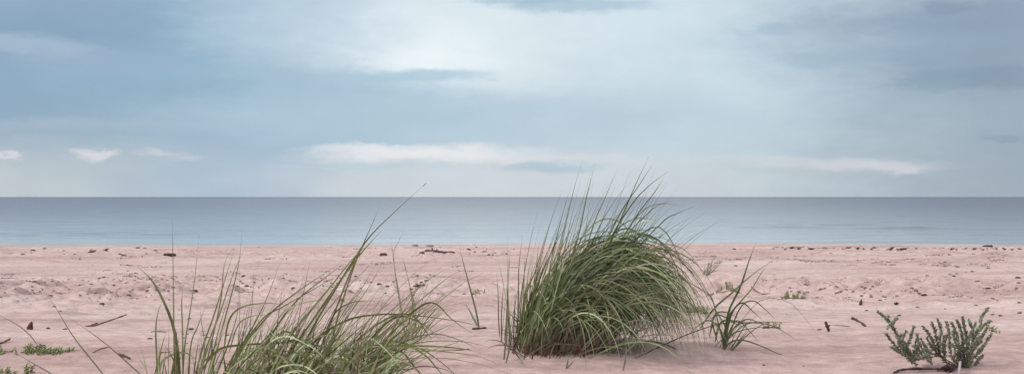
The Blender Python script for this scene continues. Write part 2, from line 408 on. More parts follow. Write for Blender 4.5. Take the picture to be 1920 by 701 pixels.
def big_tussock():
    c = on_sand(1105, 650)
    root = tussock('grass_tussock', c, 'large dense dark green grass tussock arching to the right beside the sea', G)
    fol = MB()
    def bpos(u0, u1, dd=.22):
        u = rnd.uniform(u0, u1); x = (u-CX)/F*c.y; y = c.y + rnd.uniform(-dd, dd)
        return Vector((x, y, H(x, y)-.01))
    # arching body: blades rise to the right, bend over and hang down to the sand like hair
    k_ = c.y/F
    def arch(b, ex, ey, ez, hh, cut, w, r, dry=0.):
        """blade from b over a bend of height hh towards the hanging end (ex, ey, ez); cut = how much of it grows"""
        g = H(b.x, b.y); E = Vector((ex, ey, H(ex, ey)+ez))
        a1 = rnd.uniform(.12, .34); a2 = rnd.uniform(.72, .98)
        p1 = Vector((b.x+(ex-b.x)*a1, b.y+(ey-b.y)*rnd.uniform(.0, .35), g+hh*rnd.uniform(1.0, 1.25)))
        p2 = Vector((b.x+(ex-b.x)*a2, b.y+(ey-b.y)*rnd.uniform(.6, 1.0), g+hh*rnd.uniform(.85, 1.1)))
        P = []; ph = rnd.uniform(0, 6); wx = rnd.gauss(0, .040); wy = rnd.gauss(0, .040)
        for j in range(17):
            t = j/16*cut
            P.append(b*(1-t)**3+p1*3*t*(1-t)**2+p2*3*t*t*(1-t)+E*t**3+Vector((wx*math.sin(3*t+ph), wy*math.sin(4*t+ph), wx*math.sin(5*t+ph)))*t)
        fol.blade(P, w, r, dry, taper=.6)
    for i in range(780):
        f = rnd.random()**.62
        b = bpos(985, 1060+70*f, .24)
        u = 1105 + 208*f + rnd.gauss(0, 22)
        back = rnd.gauss(-.12, .26)
        ex = (u-CX)*k_; ey = c.y + back
        hh = (.38 + .43*f)*rnd.uniform(.55, 1.12)*(1-.35*max(0, -back))
        arch(b, ex, ey, rnd.uniform(-.02, .14), hh, min(1, rnd.uniform(.50, 1.25)), rnd.uniform(.0042, .0098), min(1, max(0, rnd.gauss(.42, .28))), 0 if rnd.random() > .12 else rnd.uniform(.4, .9))
    for i in range(340):      # inner leaves tinted dark, shade of the crowded middle put into their colour
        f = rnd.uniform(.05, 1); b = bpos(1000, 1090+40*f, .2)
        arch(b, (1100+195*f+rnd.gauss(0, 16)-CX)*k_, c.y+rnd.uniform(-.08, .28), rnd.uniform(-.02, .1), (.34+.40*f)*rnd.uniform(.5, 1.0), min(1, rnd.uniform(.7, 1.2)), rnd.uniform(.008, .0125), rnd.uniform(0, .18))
    for i in range(150):      # falling forward
        b = bpos(975, 1110, .2)
        arch(b, b.x+rnd.uniform(.08, .42), c.y-rnd.uniform(.10, .42), rnd.uniform(-.02, .12), rnd.uniform(.22, .50), min(1, rnd.uniform(.55, 1.1)), rnd.uniform(.005, .010), min(1, max(0, rnd.gauss(.6, .22))))
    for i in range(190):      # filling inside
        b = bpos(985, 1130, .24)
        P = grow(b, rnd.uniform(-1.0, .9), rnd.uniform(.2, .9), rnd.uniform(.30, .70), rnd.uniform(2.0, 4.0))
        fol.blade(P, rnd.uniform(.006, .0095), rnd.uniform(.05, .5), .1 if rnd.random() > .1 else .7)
    for i in range(70):      # stray, tangled and broken blades
        b = bpos(1000, 1190, .3)
        P = grow(b, rnd.uniform(-2.2, 1.6), rnd.uniform(.3, 1.2), rnd.uniform(.25, .85), rnd.uniform(.2, 5.0), rnd.uniform(.8, 2.5))
        fol.blade(P, rnd.uniform(.004, .008), rnd.random(), rnd.choice((0, 0, .5, .9)))
    # erect blades blown right, standing out against sea and sky
    for i in range(150):
        b = bpos(975, 1130, .22)
        P = grow(b, rnd.gauss(0, .3), rnd.uniform(.15, .66), rnd.uniform(.62, 1.10), rnd.uniform(.2, 2.2), 1.7)
        fol.blade(P, rnd.uniform(.004, .0075), min(1, max(0, rnd.gauss(.45, .2))), 0)
    for i in range(85):
        b = bpos(960, 1075, .2)
        P = grow(b, rnd.gauss(0, .4), rnd.uniform(.12, .55), rnd.uniform(.40, .85), rnd.uniform(.3, 1.8), 1.5)
        fol.blade(P, rnd.uniform(.005, .009), min(1, max(0, rnd.gauss(.55, .2))), 0)
    # nearly upright left edge
    for i in range(40):
        b = bpos(945, 1015, .15)
        P = grow(b, rnd.gauss(.1, .8), rnd.uniform(.0, .26), rnd.uniform(.25, .60), rnd.uniform(.05, .8), 1.5)
        fol.blade(P, rnd.uniform(.004, .0085), rnd.uniform(.2, .8), 0 if rnd.random() > .2 else .5)
    D = c.y
    for pts, w, r in [
        ([(1080, 640), (1115, 520), (1160, 420), (1190, 350), (1217, 293)], .009, .35),
        ([(1085, 640), (1120, 500), (1160, 405), (1200, 345), (1222, 310)], .008, .5),
        ([(1060, 640), (1085, 530), (1110, 430), (1135, 370), (1157, 318)], .009, .4),
        ([(1040, 640), (1060, 530), (1085, 440), (1100, 370), (1112, 322)], .008, .45),
        ([(1090, 640), (1130, 480), (1180, 390), (1215, 350), (1252, 322)], .008, .5),
        ([(1095, 640), (1140, 500), (1190, 410), (1228, 360), (1246, 332)], .009, .3),
        ([(1100, 640), (1150, 480), (1200, 400), (1240, 382), (1290, 388)], .007, .5),
        ([(1110, 640), (1170, 500), (1240, 418), (1270, 400), (1303, 386)], .008, .45),
        ([(1110, 640), (1160, 470), (1220, 395), (1262, 375)], .007, .55),
        ([(1120, 640), (1170, 480), (1230, 425), (1268, 470), (1284, 540)], .010, .3),
        ([(990, 655), (1000, 560), (1030, 480), (1058, 416)], .008, .5),
        ([(975, 655), (985, 560), (1006, 500), (1032, 412)], .007, .6),
        ([(970, 650), (972, 560), (973, 500), (980, 440)], .008, .6),
        ([(1003, 650), (1000, 560), (1005, 500), (1012, 445)], .007, .5),
        ([(960, 660), (955, 590), (952, 530), (952, 445)], .005, .7),
        ([(1150, 640), (1190, 560), (1240, 540), (1290, 580), (1310, 630)], .010, .6),
        ([(1170, 650), (1185, 620), (1200, 575), (1215, 545)], .010, .6),
        ([(1070, 640), (1085, 560), (1110, 520), (1140, 555), (1160, 620), (1178, 660)], .011, .8),
        ([(1030, 650), (1050, 600), (1072, 575), (1087, 610), (1092, 660)], .010, .85),
        ([(1000, 645), (1020, 590), (1045, 583), (1066, 615), (1075, 640)], .009, .75),
        ([(1200, 640), (1230, 640), (1270, 655), (1300, 684), (1345, 674)], .009, .3),
        ([(1140, 600), (1180, 620), (1210, 660), (1222, 696), (1238, 698)], .009, .3)]:
        fol.blade(trace(pts, D+rnd.uniform(-.1, .1), D-rnd.uniform(.0, .35)), w, r, 0, rnd.uniform(-.3, .3))
    # dead leaf sheaths and stalks at the foot
    st = MB()
    for i in range(230):
        b = bpos(975, 1100, .30)
        P = grow(b, rnd.uniform(-3.1, .3), rnd.uniform(.0, 1.1), rnd.uniform(.10, .32), rnd.uniform(.3, 2.5), n=8)
        st.blade(P, rnd.uniform(.005, .011), rnd.random(), 0)
    for (u, v, u2, v2) in [(949, 680, 955, 640), (945, 674, 950, 600), (979, 683, 968, 650), (961, 662, 966, 630), (985, 662, 990, 620), (1078, 653, 1080, 630), (1030, 672, 1042, 640), (1168, 694, 1175, 650), (1062, 690, 1066, 668), (1062, 690, 1078, 673)]:
        g = on_sand(u, v); q = px(u2, v2, g.y+rnd.uniform(-.03, .06))
        fol.blade([g, g.lerp(q, .5)+Vector((rnd.uniform(-.006, .006), 0, 0)), q], .010, rnd.uniform(0, .3), .55, 0, keep=.3)
    st.build('dead_sheath', M_SHEATH, root)
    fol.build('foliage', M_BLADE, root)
    return root
big_tussock()

# ------------------------------------------------------------------ foreground left grass (several clumps)
def fill_clump(mb, u0, u1, y0, y1, n, leanr, Lr, droop, az=(0, .6), w=(.004, .008), r=(.2, .9), dry=.12, power=1.4):
    for i in range(n):
        y = rnd.uniform(y0, y1); x = (rnd.uniform(u0, u1)-CX)/F*y
        b = Vector((x, y, H(x, y)-.01))
        P = grow(b, rnd.gauss(*az), rnd.uniform(*leanr), rnd.uniform(*Lr), rnd.uniform(*droop), power)
        mb.blade(P, rnd.uniform(*w)*.95, rnd.uniform(*r), 0 if rnd.random() > dry else rnd.uniform(.4, .9))

def tr(mb, pts, w, r, d0, d1, dry=0., tw=None, n=14):
    mb.blade(trace(pts, d0, d1, n), w*1.22, r, dry, rnd.uniform(-.35, .35) if tw is None else tw)

# dense clump at the bottom middle-left
def c_dense():
    D = 4.85
    c = Vector(((590-CX)/F*D, D, 0)); c.z = H(c.x, c.y)
    root = tussock('grass_tussock', c, 'broad tangled pale green grass tussock at the bottom edge, left of centre', G)
    m = MB()
    # low leafy mass
    fill_clump(m, 450, 730, 4.6, 5.1, 190, (.3, 1.1), (.18, .38), (.8, 3.2), (0, 1.2), (.005, .0095), (.2, 1.0), .1)
    # middle layer blown right
    fill_clump(m, 490, 690, 4.6, 5.15, 40, (.55, 1.05), (.30, .60), (.0, .8), (0, .45), (.0035, .007), (.2, .9), .15)
    fill_clump(m, 600, 730, 4.8, 5.3, 25, (.6, 1.05), (.30, .55), (.0, .7), (0.1, .4), (.003, .006), (.2, .8), .2)
    fill_clump(m, 430, 620, 4.6, 5.1, 26, (.1, .6), (.3, .55), (.1, .7), (0, .5), (.003, .006), (.2, .8), .2)
    B = lambda u: (u, 770)
    for pts, w, r, dr in [
        ([B(520), (548, 690), (600, 590), (655, 500), (692, 445), (740, 397), (797, 345)], .0085, .40, 0),
        ([B(570), (590, 690), (622, 600), (655, 515), (682, 455), (700, 415), (712, 387)], .0070, .5, 0),
        ([B(490), (525, 690), (590, 595), (646, 515), (688, 462), (718, 430)], .0085, .45, 0),
        ([B(455), (490, 700), (556, 615), (622, 535), (668, 478), (700, 455)], .0095, .35, 0),
        ([B(600), (612, 690), (632, 600), (655, 525), (672, 480), (682, 462)], .0080, .55, 0),
        ([B(470), (480, 690), (520, 610), (560, 560), (610, 520), (650, 490)], .0070, .35, 0),
        ([B(420), (440, 680), (500, 595), (560, 545), (640, 492)], .0075, .4, .2),
        ([B(400), (430, 690), (490, 600), (530, 575), (600, 535), (640, 512)], .006, .5, 0),
        ([B(600), (640, 690), (710, 630), (790, 580), (870, 528)], .0085, .3, 0),
        ([B(610), (650, 690), (740, 630), (800, 605), (882, 556)], .006, .5, 0),
        ([B(600), (640, 680), (690, 620), (760, 560), (810, 520), (850, 497)], .005, .5, 0),
        ([B(620), (650, 680), (700, 600), (730, 560), (780, 510), (835, 470)], .004, .6, .2),
        ([B(560), (590, 690), (640, 610), (690, 540), (722, 485)], .005, .5, 0),
        ([B(540), (555, 680), (600, 600), (650, 540), (690, 500), (700, 480)], .004, .6, .3),
        ([(570, 700), (590, 640), (650, 600), (710, 589), (770, 590), (850, 600), (935, 618)], .0080, .35, 0),
        ([(590, 690), (620, 600), (650, 570), (690, 563), (735, 568)], .006, .4, .2),
        ([(450, 720), (480, 655), (540, 640), (590, 645), (650, 665), (720, 700), (780, 735)], .0115, .85, 0),
        ([(380, 690), (410, 655), (450, 646), (520, 642), (570, 636), (610, 650)], .009, .3, 0),
        ([(560, 700), (600, 665), (680, 650), (760, 650), (830, 658), (900, 668), (960, 694)], .0075, .6, 0),
        ([(640, 690), (700, 652), (790, 648), (860, 652), (900, 660)], .009, .4, 0),
        ([(640, 660), (720, 600), (770, 590), (800, 622), (812, 640)], .0080, .35, 0),
        ([(680, 650), (740, 595), (790, 605), (830, 640)], .0080, .4, 0),
        ([(720, 640), (780, 580), (815, 568), (850, 600), (898, 632)], .0075, .3, 0),
        ([(640, 690), (730, 640), (790, 660), (820, 690), (845, 720)], .0090, .4, 0),
        ([(700, 690), (770, 650), (830, 680), (880, 730)], .006, .5, 0),
        ([(660, 700), (740, 655), (780, 690), (800, 720)], .0085, .3, 0),
        ([(640, 720), (740, 690), (800, 660), (860, 640), (905, 622)], .0055, .5, .3),
        ([(480, 690), (520, 600), (560, 570), (640, 560), (700, 572)], .005, .5, 0),
        ([(420, 660), (430, 600), (455, 575), (500, 568), (545, 572)], .007, .4, 0),
        ([(430, 660), (450, 605), (490, 590), (530, 598)], .006, .3, .2),
        ([(560, 720), (620, 670), (660, 680), (700, 740)], .010, .9, 0),
        ([(500, 720), (540, 668), (600, 668), (650, 720)], .010, .95, 0)]:
        tr(m, pts, w, r, D, D-.15+rnd.uniform(-.15, .25), dr, n=20)
    for pts, w, r in [
        ([(600, 720), (680, 650), (760, 600), (830, 575), (893, 563)], .0045, .6), ([(620, 720), (700, 640), (780, 570), (840, 520), (872, 505)], .0045, .5),
        ([(640, 720), (720, 660), (800, 640), (870, 640), (925, 652)], .0050, .5), ([(640, 740), (730, 680), (820, 670), (900, 682), (960, 702)], .0045, .7),
        ([(660, 720), (740, 650), (810, 625), (870, 640), (905, 662)], .0055, .4), ([(700, 740), (770, 690), (830, 690), (870, 712)], .0060, .3)]:
        tr(m, pts, w, r, D, D-.1, .15, n=18)
    def fan(n, u0, u1, du, v0, v1, w, bend=12):
        for i in range(n):
            u = rnd.uniform(u0, u1); tu = u + rnd.uniform(*du); tv = rnd.uniform(v0, v1)
            q = rnd.gauss(0, bend)
            pts = [(u-(tu-u)*.25, 765), (u, 700), ((u*2+tu)/3-q*.3, 700+(tv-700)/3-abs(q)*.4), ((u+tu*2)/3-q*.3, 700+(tv-700)*2/3-abs(q)*.6), (tu, tv)]
            dd = rnd.uniform(-.25, .3)
            mb_w = rnd.uniform(*w); m.blade(trace(pts, D+dd, D+dd+rnd.uniform(-.2, .2), 14), mb_w, rnd.uniform(.1, .8), 0 if rnd.random() > .2 else rnd.uniform(.3, .8))
    fan(30, 560, 700, (90, 210), 490, 610, (.0032, .0058))
    fan(14, 610, 720, (110, 200), 540, 640, (.0035, .0065))
    fan(22, 500, 620, (60, 150), 470, 600, (.0035, .0065))
    fan(18, 420, 520, (50, 150), 540, 620, (.004, .007))
    # wide pale leaves lying over the clump at the bottom edge
    for i in range(26):
        u = rnd.uniform(440, 650); v = rnd.uniform(640, 705); dx = rnd.uniform(60, 170)*(1 if rnd.random() < .8 else -.6); hh = rnd.uniform(8, 40)
        m.blade(trace([(u-dx*.3, v+70), (u, v), (u+dx*.4, v-hh), (u+dx*.8, v-hh*.3), (u+dx*1.2, v+rnd.uniform(10, 60))], D-.1, D-rnd.uniform(.1, .4), 16), rnd.uniform(.005, .0095), rnd.uniform(.45, 1), 0, None)
    m.build('foliage', M_BLADE_L, root)
    s = MB()
    for i in range(50):
        y = rnd.uniform(4.6, 5.1); x = (rnd.uniform(480, 700)-CX)/F*y
        P = grow((x, y, H(x, y)), rnd.gauss(0, 1), rnd.uniform(.1, .7), rnd.uniform(.15, .42), rnd.uniform(.2, 1.5), n=8)
        s.blade(P, rnd.uniform(.003, .006), rnd.random(), 0)
    s.build('dead_sheath', M_SHEATH, root)
    h = MB()
    p = px(793, 349, 4.9)
    h.spindle(p, (.6, 0, .55), .022, .0018, .5, .8)
    h.build('seed_head', M_SHEATH, root)
c_dense()

def c_upright():
    D = 4.9
    c = Vector(((335-CX)/F*D, D, 0)); c.z = H(c.x, c.y)
    root = tussock('grass_tussock', c, 'small upright grass clump with one thick curved blade bending left', G)
    m = MB()
    B = lambda u: (u, 765)
    for pts, w, r, dr in [
        ([B(338), (337, 690), (328, 620), (310, 570), (285, 525), (256, 498)], .0125, .3, 0),
        ([B(330), (327, 620), (325, 500), (323, 408)], .0055, .35, .35),
        ([B(342), (346, 660), (356, 590), (366, 520), (374, 440)], .006, .4, 0),
        ([B(345), (343, 620), (341, 570), (343, 545)], .006, .5, 0),
        ([B(298), (296, 690), (293, 620), (297, 585), (306, 562)], .007, .3, 0),
        ([B(300), (300, 670), (312, 660), (330, 657)], .006, .5, 0),
        ([B(340), (335, 700), (322, 665), (310, 648)], .007, .3, .5),
        ([B(350), (358, 650), (372, 610), (385, 575)], .005, .4, 0),
        ([B(370), (375, 700), (385, 650), (378, 600), (376, 570)], .006, .5, 0),
        ([B(282), (277, 700), (268, 660), (262, 645)], .007, .85, 0),
        ([B(285), (278, 700), (262, 670), (252, 652)], .007, .9, 0),
        ([B(290), (300, 690), (315, 668), (350, 660), (380, 690), (385, 730)], .011, .9, 0),
        ([B(325), (330, 700), (330, 660), (333, 620)], .012, .2, 0),
        ([B(320), (313, 700), (308, 675)], .006, .5, .3),
        ([B(355), (372, 700), (390, 670), (420, 655)], .007, .4, 0)]:
        tr(m, pts, w, r, D, D+rnd.uniform(-.1, .1), dr)
    fill_clump(m, 285, 400, 4.75, 5.05, 20, (.0, .45), (.14, .30), (.1, 1.0), (0, 1.2), (.004, .007), (.2, .9), .2)
    m.build('foliage', M_BLADE_L, root)
c_upright()

def c_wisp():
    D = 5.0
    c = Vector(((405-CX)/F*D, D, 0)); c.z = H(c.x, c.y)
    root = tussock('grass_tussock', c, 'slender sheaf of tall thin grass right of the clump with the curved blade', G)
    m = MB()
    B = lambda u: (u, 745)
    for pts, w, r, dr in [
        ([B(365), (385, 660), (412, 590), (432, 530), (447, 490), (463, 460)], .007, .4, 0),
        ([B(360), (378, 660), (402, 590), (422, 525), (440, 465)], .007, .4, 0),
        ([B(380), (405, 660), (424, 590), (440, 530), (450, 480), (454, 430)], .0055, .5, 0),
        ([B(372), (395, 650), (415, 560), (420, 500), (432, 470)], .005, .5, .2),
        ([B(400), (430, 680), (470, 620), (500, 560), (527, 488)], .006, .4, 0),
        ([B(420), (450, 690), (480, 630), (515, 570), (560, 500)], .0045, .5, .2),
        ([B(390), (415, 680), (430, 640), (445, 590), (448, 540)], .006, .5, 0),
        ([B(440), (446, 660), (450, 590), (449, 500)], .004, .5, .2),
        ([B(470), (468, 640), (474, 560), (476, 505)], .0035, .5, .4),
        ([B(410), (402, 700), (398, 650), (405, 600)], .008, .3, 0),
        ([B(430), (425, 700), (418, 655)], .010, .3, 0),
        ([B(460), (470, 700), (492, 650), (530, 610)], .006, .4, 0),
        ([B(540), (550, 660), (560, 600), (575, 520), (582, 490)], .004, .5, .3)]:
        tr(m, pts, w, r, D, D+rnd.uniform(-.1, .15), dr)
    fill_clump(m, 370, 520, 4.8, 5.15, 44, (.15, .6), (.2, .45), (.05, .7), (0, .4), (.003, .0065), (.15, .8), .15)
    m.build('foliage', M_BLADE_L, root)
c_wisp()

def c_back():
    c = on_sand(768, 640); D = c.y
    root = tussock('grass_tussock', c, 'thin open grass tuft on bare sand between the two large tussocks', G)
    m = MB()
    fill_clump(m, 750, 785, D-.08, D+.08, 26, (.2, .9), (.2, .5), (.3, 2.0), (0.1, .9), (.003, .006), (.1, .6), .2)
    fill_clump(m, 690, 760, D-.2, D+.1, 20, (.4, .9), (.22, .45), (.1, 1.3), (0.1, .5), (.003, .006), (.2, .7), .2)
    for pts, w, r, dr in [
        ([(766, 640), (768, 600), (775, 570), (760, 500), (755, 480)], .004, .4, .2),
        ([(762, 636), (750, 560), (738, 490), (734, 445)], .004, .3, .1),
        ([(760, 636), (748, 560), (738, 480), (748, 452), (757, 432)], .0035, .4, .3),
        ([(770, 640), (780, 590), (770, 540), (758, 495), (756, 488)], .0035, .5, .3),
        ([(775, 640), (790, 600), (830, 560), (870, 530), (905, 512)], .004, .5, .3)]:
        tr(m, pts, w, r, D, D+.1, dr)
    m.build('foliage', M_BLADE_L, root)
c_back()

def c_single():
    c = on_sand(899, 617); D = c.y
    root = tussock('grass_sprout', c, 'single stiff green grass blade leaning left on open sand, left of the big tussock', 'small grass sprouts', 'grass sprout')
    m = MB()
    tr(m, [(899, 617), (892, 580), (876, 520), (861, 461)], .011, .35, D, D+.05, 0, .1)
    tr(m, [(896, 612), (884, 590), (872, 565)], .006, .4, D, D, 0)
    tr(m, [(898, 612), (880, 580), (868, 567)], .004, .5, D, D, .3)
    m.build('foliage', M_BLADE, root)
c_single()

def c_left_sprouts():
    c = on_sand(940, 640); D = c.y
    root = tussock('grass_sprout', c, 'short reddish stalks standing just left of the big tussock', 'small grass sprouts', 'grass sprout')
    m = MB()
    for pts, w, r, dr in [([(937, 632), (935, 600), (934, 550), (931, 512)], .006, .3, .6), ([(941, 655), (940, 600), (942, 560), (945, 530)], .006, .3, .5),
                          ([(945, 650), (950, 590), (953, 520), (957, 470)], .006, .4, .2), ([(938, 650), (944, 600), (949, 545)], .004, .4, .7)]:
        tr(m, pts, w, r, D, D+.05, dr)
    m.build('foliage', M_BLADE, root)
c_left_sprouts()

def c_right():
    c = on_sand(1356, 655); D = c.y
    root = tussock('grass_tussock', c, 'sparse splayed grass clump with crossing blades right of the big tussock', G)
    m = MB()
    for pts, w, r, dr in [
        ([(1358, 655), (1364, 589), (1388, 537), (1403, 492), (1417, 455)], .0105, .3, 0),
        ([(1312, 615), (1340, 576), (1373, 548), (1399, 524), (1429, 501), (1459, 482)], .0085, .3, 0),
        ([(1350, 650), (1366, 593), (1388, 565), (1410, 540), (1428, 510), (1445, 490)], .007, .35, 0),
        ([(1354, 656), (1360, 615), (1350, 595), (1340, 576)], .009, .2, .3),
        ([(1364, 660), (1378, 640), (1395, 612), (1420, 590)], .008, .3, .4),
        ([(1366, 661), (1385, 640), (1405, 618)], .007, .3, .5),
        ([(1358, 655), (1370, 640), (1394, 637), (1429, 649), (1466, 665), (1502, 669)], .0080, .3, 0),
        ([(1360, 650), (1385, 580), (1410, 563), (1435, 580), (1457, 602)], .007, .3, 0),
        ([(1358, 650), (1370, 590), (1390, 567), (1410, 582), (1431, 601)], .009, .25, 0),
        ([(1360, 640), (1380, 610), (1403, 604), (1450, 603), (1490, 604)], .006, .4, .2),
        ([(1360, 640), (1400, 606), (1444, 609), (1470, 622), (1496, 638)], .006, .4, 0),
        ([(1357, 650), (1390, 600), (1430, 560), (1477, 565), (1503, 589), (1526, 619), (1542, 645)], .003, .8, .8),
        ([(1340, 640), (1350, 605), (1372, 600), (1400, 610)], .010, .3, 0),
        ([(1345, 640), (1335, 600), (1350, 590), (1380, 607), (1400, 615)], .009, .6, 0),
        ([(1330, 630), (1340, 590), (1362, 585), (1390, 600)], .008, .4, 0),
        ([(1356, 650), (1362, 610), (1372, 590)], .009, .3, 0),
        ([(1358, 654), (1375, 615), (1400, 598), (1425, 606), (1450, 622)], .0075, .4, 0),
        ([(1357, 654), (1368, 618), (1384, 600), (1412, 628), (1422, 640)], .007, .5, 0),
        ([(1355, 654), (1352, 620), (1330, 600), (1306, 612), (1290, 628)], .008, .3, 0),
        ([(1356, 655), (1366, 630), (1392, 618), (1430, 612), (1470, 606)], .006, .4, 0),
        ([(1358, 652), (1345, 600), (1335, 560), (1320, 545), (1285, 525)], .006, .3, .1)]:
        tr(m, pts, w, r, D, D+rnd.uniform(-.12, .12), dr)
    fill_clump(m, 1335, 1372, D-.1, D+.1, 5, (.4, 1.1), (.15, .32), (.4, 1.8), (0, 1.5), (.005, .009), (.1, .6), .2)
    m.build('foliage', M_BLADE, root)
c_right()

def c_far_left():
    D = 4.9
    c = Vector(((240-CX)/F*D, D, 0)); c.z = H(c.x, c.y)
    root = tussock('grass_tussock', c, 'few thin brown-green stalks leaning left over bare sand at bottom left', G)
    m = MB()
    for pts, w, r, dr in [
        ([(235, 760), (195, 701), (140, 632), (105, 575), (79, 540)], .0058, .2, .45),
        ([(330, 760), (265, 701), (205, 648), (165, 618), (128, 594)], .0055, .2, .4),
        ([(180, 750), (100, 701), (60, 678), (28, 658)], .0055, .2, .4),
        ([(215, 745), (228, 705), (238, 690)], .006, .3, 0)]:
        tr(m, pts, w, r, D, D+.2, dr)
    m.build('foliage', M_BLADE, root)
    h = MB(); h.spindle(px(82, 545, D+.2), (-.4, 0, .6), .018, .0025, .2, .4); h.build('seed_head', M_SHEATH, root)
    c = on_sand(76, 652)
    root = tussock('grass_sprout', c, 'lone thin stalk leaning left from the sand at the left edge', 'small grass sprouts', 'grass sprout')
    m = MB(); tr(m, [(76, 652), (55, 625), (28, 605), (-15, 584)], .005, .2, c.y, c.y+.05, .4); m.build('foliage', M_BLADE, root)
c_far_left()

def small_tuft(u, v, hpx, n, label, name='grass_sprout', spread=.5):
    c = on_sand(u, v); s = c.y/F
    root = tussock(name, c, label, 'small grass sprouts', 'grass sprout')
    m = MB()
    for i in range(n):
        x = c.x+rnd.uniform(-6, 6)*s; y = c.y+rnd.uniform(-.05, .05)
        P = grow((x, y, H(x, y)), rnd.gauss(0, .6), rnd.uniform(.1, 1.1), hpx*s*rnd.uniform(.5, 1.1), rnd.uniform(.2, 1.3), n=8)
        m.blade(P, .0075, rnd.uniform(.2, .7), rnd.uniform(.2, .7))
    m.build('foliage', M_BLADE, root)
small_tuft(1322, 516, 42, 22, 'tiny faded grass tuft growing on mid beach, behind the sparse clump')

# ------------------------------------------------------------------ creeping green plants
def creeper(u0, u1, v, hpx, n, label, seed):
    r = random.Random(seed)
    c = on_sand((u0+u1)/2, v); s = c.y/F
    root = empty('creeping_plant', c); tag(root, label, 'beach plant', 'low green plants creeping on the sand')
    m = MB(); st = MB()
    pts = []
    for i in range(7):
        x = c.x + ((u1-u0)*(i/6-.5))*s; y = c.y + r.uniform(-.05, .05); pts.append(Vector((x, y, H(x, y)+.006)))
    st.tube(cr(pts, 16), .003, 5)
    for i in range(n):
        x = c.x + r.uniform(u0-(u0+u1)/2, u1-(u0+u1)/2)*s; y = c.y+r.uniform(-.10, .10)
        k = .35+.65*abs(float(vnoise(np.array([x*7.0]), np.array([seed*3.1]), seed)[0]))*2
        h = hpx*s*k*r.uniform(.6, 1.15); b = Vector((x, y, H(x, y)-.004))
        tip = b+Vector((r.uniform(-.25, .25)*h, r.uniform(-.25, .25)*h, h))
        m.tube([b, b.lerp(tip, .5), tip], [.0022, .002, .0015], 4)
        nl = max(4, int(h/.006))
        for j in range(nl):
            t = (j+.6)/nl; p = b.lerp(tip, t); a = j*2.4+r.random()
            m.spindle(p, (math.cos(a), math.sin(a), .55), r.uniform(.010, .017), r.uniform(.003, .0048), r.random(), 0, 4)
    st.build('stem', M_STEM, root)
    m.build('foliage', M_CREEP, root)
creeper(46, 131, 660, 17, 75, 'row of low bright green creeping plant left of the grass, on bare sand', 1)
creeper(-15, 18, 662, 15, 25, 'low green creeping plant cut by the left edge, beside a short stick', 2)
creeper(-20, 12, 704, 16, 22, 'low green plant in the bottom left corner', 3)
creeper(36, 48, 705, 21, 10, 'single small green shoot at the bottom left', 4)
creeper(884, 908, 549, 15, 14, 'tiny dark green plant behind the single stiff blade', 5)
creeper(1326, 1388, 547, 16, 34, 'row of low olive green shoots behind the sparse grass clump', 6)
creeper(1457, 1508, 559, 15, 36, 'pair of small olive green leafy cushions on mid beach', 7)
creeper(1283, 1325, 585, 24, 40, 'leafy green plant tucked against right side of the big tussock', 8)
creeper(1440, 1456, 614, 14, 9, 'tiny green leafy sprig at the end of the splayed blades', 9)
creeper(1858, 1866, 622, 15, 7, 'tiny green shoot right behind the bushy saltwort', 10)

